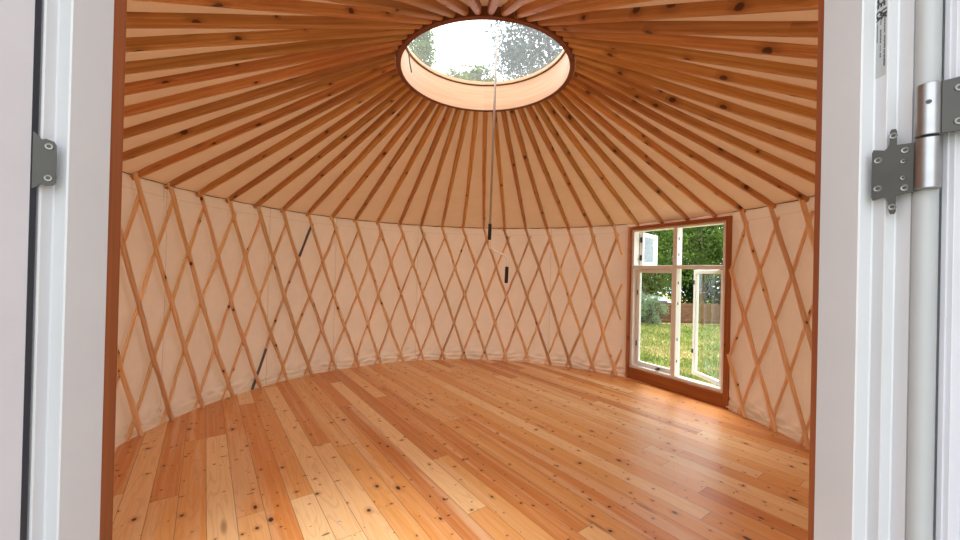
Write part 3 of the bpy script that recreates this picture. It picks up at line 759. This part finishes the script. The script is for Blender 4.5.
def tree(name, x, y, label, blobs, count, size, mat, seed, trunk_r=.16, top=None, group=None, cat='tree'):
    z = gh(x, y); e = tag(empty(name, (x, y, z)), label, cat, group)
    bl = [(bx, by, bz, rx, ry, rz) for bx, by, bz, rx, ry, rz in blobs]
    fo, cc = foliage('foliage', bl, count, size, mat, e, seed)
    top = top or max(b_[2] + b_[5] * .3 for b_ in bl); rnd = random.Random(seed); b = MB()
    pts = [(rnd.uniform(-.02, .02) * k, rnd.uniform(-.02, .02) * k, top * k / 8) for k in range(9)]
    b.tube(pts, [trunk_r * (1 - .09 * k) for k in range(9)], 9)
    for q in range(14):
        c = cc[rnd.randrange(len(cc))]; k = rnd.randrange(2, 8); s0 = pts[k]
        if c[2] < s0[2] * .6: continue
        mid = ((s0[0] + c[0]) / 2, (s0[1] + c[1]) / 2, (s0[2] * .6 + c[2] * .4))
        b.tube([s0, mid, tuple(c)], [trunk_r * .35, trunk_r * .2, trunk_r * .06], 6)
    b.build('trunk', M['bark'], e, True); return e
# trees filling the window
tree('leafy_tree', 8.6, 19.6, 'bushy mid-green tree behind the fence in the left half of the window', [(0, 0, 4.6, 1.9, 1.7, 3.2), (.2, -.3, 7.5, 1.4, 1.4, 1.6)], 15000, .085, M['leaf_a'], 11, .15)
tree('leafy_tree', 11.9, 20.2, 'open-crowned green tree behind the fence in the right half of the window', [(0, 0, 5.0, 1.5, 1.4, 2.4), (-1.0, 0, 6.2, 1.0, 1.0, 1.3), (.9, .2, 4.4, 1.0, 1.0, 1.0)], 9500, .085, M['leaf_a'], 12, .16)
tree('leafy_tree', 15.3, 20.6, 'pale green tree at the far right of the window', [(0, 0, 4.6, 1.5, 1.4, 2.4), (.2, 0, 6.8, 1.2, 1.2, 1.3)], 8000, .085, M['leaf_c'], 13, .14)
tree('evergreen_tree', 9.6, 24.5, 'dark dense tree far behind the white car', [(0, 0, 4.0, 2.4, 1.6, 3.6)], 11000, .14, M['leaf_b'], 14, .2)
tree('evergreen_tree', 14.6, 25.5, 'dark dense tree far behind the brown fence', [(0, 0, 3.6, 2.6, 1.6, 3.4)], 11000, .14, M['leaf_b'], 15, .2)
tree('garden_bush', 6.15, 13.3, 'pale grey-green bush at the left end of the brown fence', [(0, 0, .50, .42, .4, .50), (-.35, .2, .75, .35, .35, .4)], 4500, .035, M['leaf_c'], 16, .03, cat='bush')
tree('garden_bush', 8.95, 12.7, 'pale flowering shrub in front of the fence seen through the open sash', [(0, 0, .35, .34, .3, .36)], 2400, .03, M['leaf_c'], 17, .02, cat='bush')
# trees above the skylight
tree('tall_tree', 3.6, 21.5, 'big grey-green tree filling the right half of the skylight', [(0, 0, 15.8, 3.0, 2.4, 4.2), (1.6, 0, 14.0, 1.8, 1.8, 2.2)], 17000, .13, M['leaf_d'], 21, .3)
tree('tall_tree', -1.1, 20.5, 'fresh green treetop along the lower edge of the skylight', [(0, 0, 12.4, 1.5, 1.3, 1.3), (-1.5, 0, 12.3, 1.0, .9, 1.2), (1.0, 0, 12.9, .8, .8, 1.4)], 12000, .10, M['leaf_a'], 22, .25)
tree('tall_tree', -3.55, 19.5, 'narrow green treetop at the left edge of the skylight', [(0, 0, 14.4, .72, .7, 3.0), (-.6, 0, 13.0, .55, .7, 1.4)], 9000, .10, M['leaf_a'], 23, .2)

# fence
fe = tag(empty('garden_fence', (6.37, 13.5, -.5)), 'low brown board fence across the end of the lawn', 'fence')
b = MB()
for k in range(44):
    x = .05 + k * .104; b.box(x, x + .098, 0, .022, .04, .76 + .008 * math.sin(k * 2.3), 'z', .003)
fix_normals(b.build('boards', M['fence'], fe))
for x in (0, .56, 1.62, 2.7, 3.8, 4.6):
    b = MB(); b.box(x - .045, x + .045, -.05, .02, -.05, .82, 'z', .006); fix_normals(b.build('post', M['fence'], fe))
for z in (.14, .68):
    b = MB(); b.box(0, 4.6, -.03, -.001, z - .035, z + .035, 'x', .004); fix_normals(b.build('rail', M['fence'], fe))
b = MB(); b.add([(.62, -.035, .16), (.70, -.035, .16), (1.58, -.035, .62), (1.50, -.035, .66), (.62, -.003, .16), (.70, -.003, .16), (1.58, -.003, .62), (1.50, -.003, .66)], [(0, 1, 2, 3), (7, 6, 5, 4), (0, 4, 5, 1), (1, 5, 6, 2), (2, 6, 7, 3), (3, 7, 4, 0)])
fix_normals(b.build('brace', M['fence'], fe))
# log stack
b = MB(); rnd = random.Random(5)
wp = tag(empty('log', (6.05, 13.9, -.5)), 'dark log stack beside the left end of the fence', 'log stack', kind='stuff'); wp.name = 'log_stack'
for r_ in range(5):
    for k in range(5 - (r_ % 2)):
        x = -.28 + k * .13 + (r_ % 2) * .065; z = .065 + r_ * .112; b.tube([(x, -.3, z), (x, .25, z)], .058 + rnd.uniform(-.006, .004), 9)
fix_normals(b.build('logs', M['log'], wp))
# white car on the lower road behind the fence
cz = gh(8.6, 17.0)
car = tag(empty('car', (8.3, 18.6, cz)), 'white car parked behind the brown fence', 'car')
def hull(prof, y0, y1, tuck, name, mat, par):
    b = MB(); k = len(prof); vs = []
    for y, s_ in ((y0, 1), (y0 + .06, 0), (y1 - .06, 0), (y1, 1)):
        for x, z in prof: vs.append((x, y + (0 if s_ == 0 else 0) , z - .03 * s_ if z > .9 else z))
    fs = [tuple(range(k)), tuple(range(3 * k, 4 * k))[::-1]]
    for q in range(3): fs += [(q * k + j, q * k + (j + 1) % k, (q + 1) * k + (j + 1) % k, (q + 1) * k + j) for j in range(k)]
    b.add(vs, fs); return smooth_by_angle(fix_normals(b.build(name, mat, par)), 30)
body = [(-2.1, .35), (-2.15, .75), (-2.0, 1.02), (-1.2, 1.16), (-.55, 1.72), (-.2, 1.84), (1.5, 1.88), (1.95, 1.75), (2.15, 1.05), (2.15, .35)]
hull(body, -.85, .85, 0, 'body', M['car'], car)
for poly, nm in (([(-.98, 1.18), (-.46, 1.66), (-.30, 1.70), (-.30, 1.18)], 'front_window'), ([(-.16, 1.18), (-.16, 1.72), (.72, 1.74), (.72, 1.18)], 'middle_window'), ([(.86, 1.18), (.86, 1.74), (1.62, 1.72), (1.86, 1.18)], 'rear_window')):
    b = MB(); k = len(poly); b.add([(x, -.868, z) for x, z in poly] + [(x, -.84, z) for x, z in poly], [tuple(range(k)), tuple(range(k, 2 * k))[::-1]] + [(j, (j + 1) % k, k + (j + 1) % k, k + j) for j in range(k)])
    fix_normals(b.build(nm, M['car_glass'], car))
b = MB(); b.add([(-1.17, -.72, 1.20), (-1.17, .72, 1.20), (-.60, .66, 1.69), (-.60, -.66, 1.69), (-1.14, -.72, 1.17), (-1.14, .72, 1.17), (-.56, .66, 1.67), (-.56, -.66, 1.67)], [(0, 1, 2, 3), (7, 6, 5, 4), (0, 4, 5, 1), (1, 5, 6, 2), (2, 6, 7, 3), (3, 7, 4, 0)])
fix_normals(b.build('windscreen', M['car_glass'], car))
for x in (-1.4, 1.35):
    for y in (-.78, .78):
        b = MB(); b.tube([(x, y - .1, .33), (x, y + .1, .33)], .33, 20); smooth_by_angle(fix_normals(b.build('wheel', M['tyre'], car)))

car.rotation_euler.z = PI / 2
# ------------------------------------------------------------------ light
w = bpy.data.worlds.new('overcast'); S.world = w; w.use_nodes = True; nt = w.node_tree; nt.nodes.clear()
out = nt.nodes.new('ShaderNodeOutputWorld'); bg = nt.nodes.new('ShaderNodeBackground')
tc = nt.nodes.new('ShaderNodeTexCoord'); sx = nt.nodes.new('ShaderNodeSeparateXYZ'); rp = nt.nodes.new('ShaderNodeValToRGB')
nt.links.new(tc.outputs['Generated'], sx.inputs[0]); nt.links.new(sx.outputs[2], rp.inputs[0]); nt.links.new(rp.outputs[0], bg.inputs[0]); nt.links.new(bg.outputs[0], out.inputs[0])
rp.color_ramp.elements[0].position = 0.; rp.color_ramp.elements[0].color = (.74, .82, .94, 1)
rp.color_ramp.elements[1].position = .7; rp.color_ramp.elements[1].color = (.94, .97, 1., 1)
bg.inputs[1].default_value = 1.9
sl = bpy.data.lights.new('sun', 'SUN'); sl.energy = 3.6; sl.angle = math.radians(25); sl.color = (1., .97, .92)
so = bpy.data.objects.new('sun', sl); COL.objects.link(so); so.rotation_euler = Vector((.12, .50, .86)).to_track_quat('Z', 'Y').to_euler()

# ------------------------------------------------------------------ camera
cam = bpy.data.cameras.new('camera'); co = bpy.data.objects.new('camera', cam); COL.objects.link(co)
cam.sensor_fit = 'HORIZONTAL'; cam.sensor_width = 36.; cam.lens = 36. * 376.67 / 960.; cam.clip_start = .01; cam.clip_end = 300
roll, pitch = .0235, .0042
F = Vector((0, math.cos(pitch), math.sin(pitch))); U0 = Vector((0, -math.sin(pitch), math.cos(pitch))); R0 = Vector((1, 0, 0))
Rr = R0 * math.cos(roll) + U0 * math.sin(roll); Ur = U0 * math.cos(roll) - R0 * math.sin(roll)
co.matrix_world = Matrix.Translation((0, 0, ZC)) @ Matrix((Rr, Ur, -F)).transposed().to_4x4()
S.camera = co
S.view_settings.view_transform = 'Standard'; S.view_settings.look = 'None'; S.view_settings.gamma = 1.; S.view_settings.use_curve_mapping = False
S.view_settings.exposure = 0.95
S.cycles.max_bounces = 10; S.cycles.diffuse_bounces = 6; S.cycles.transparent_max_bounces = 12
S.cycles.use_denoising = True
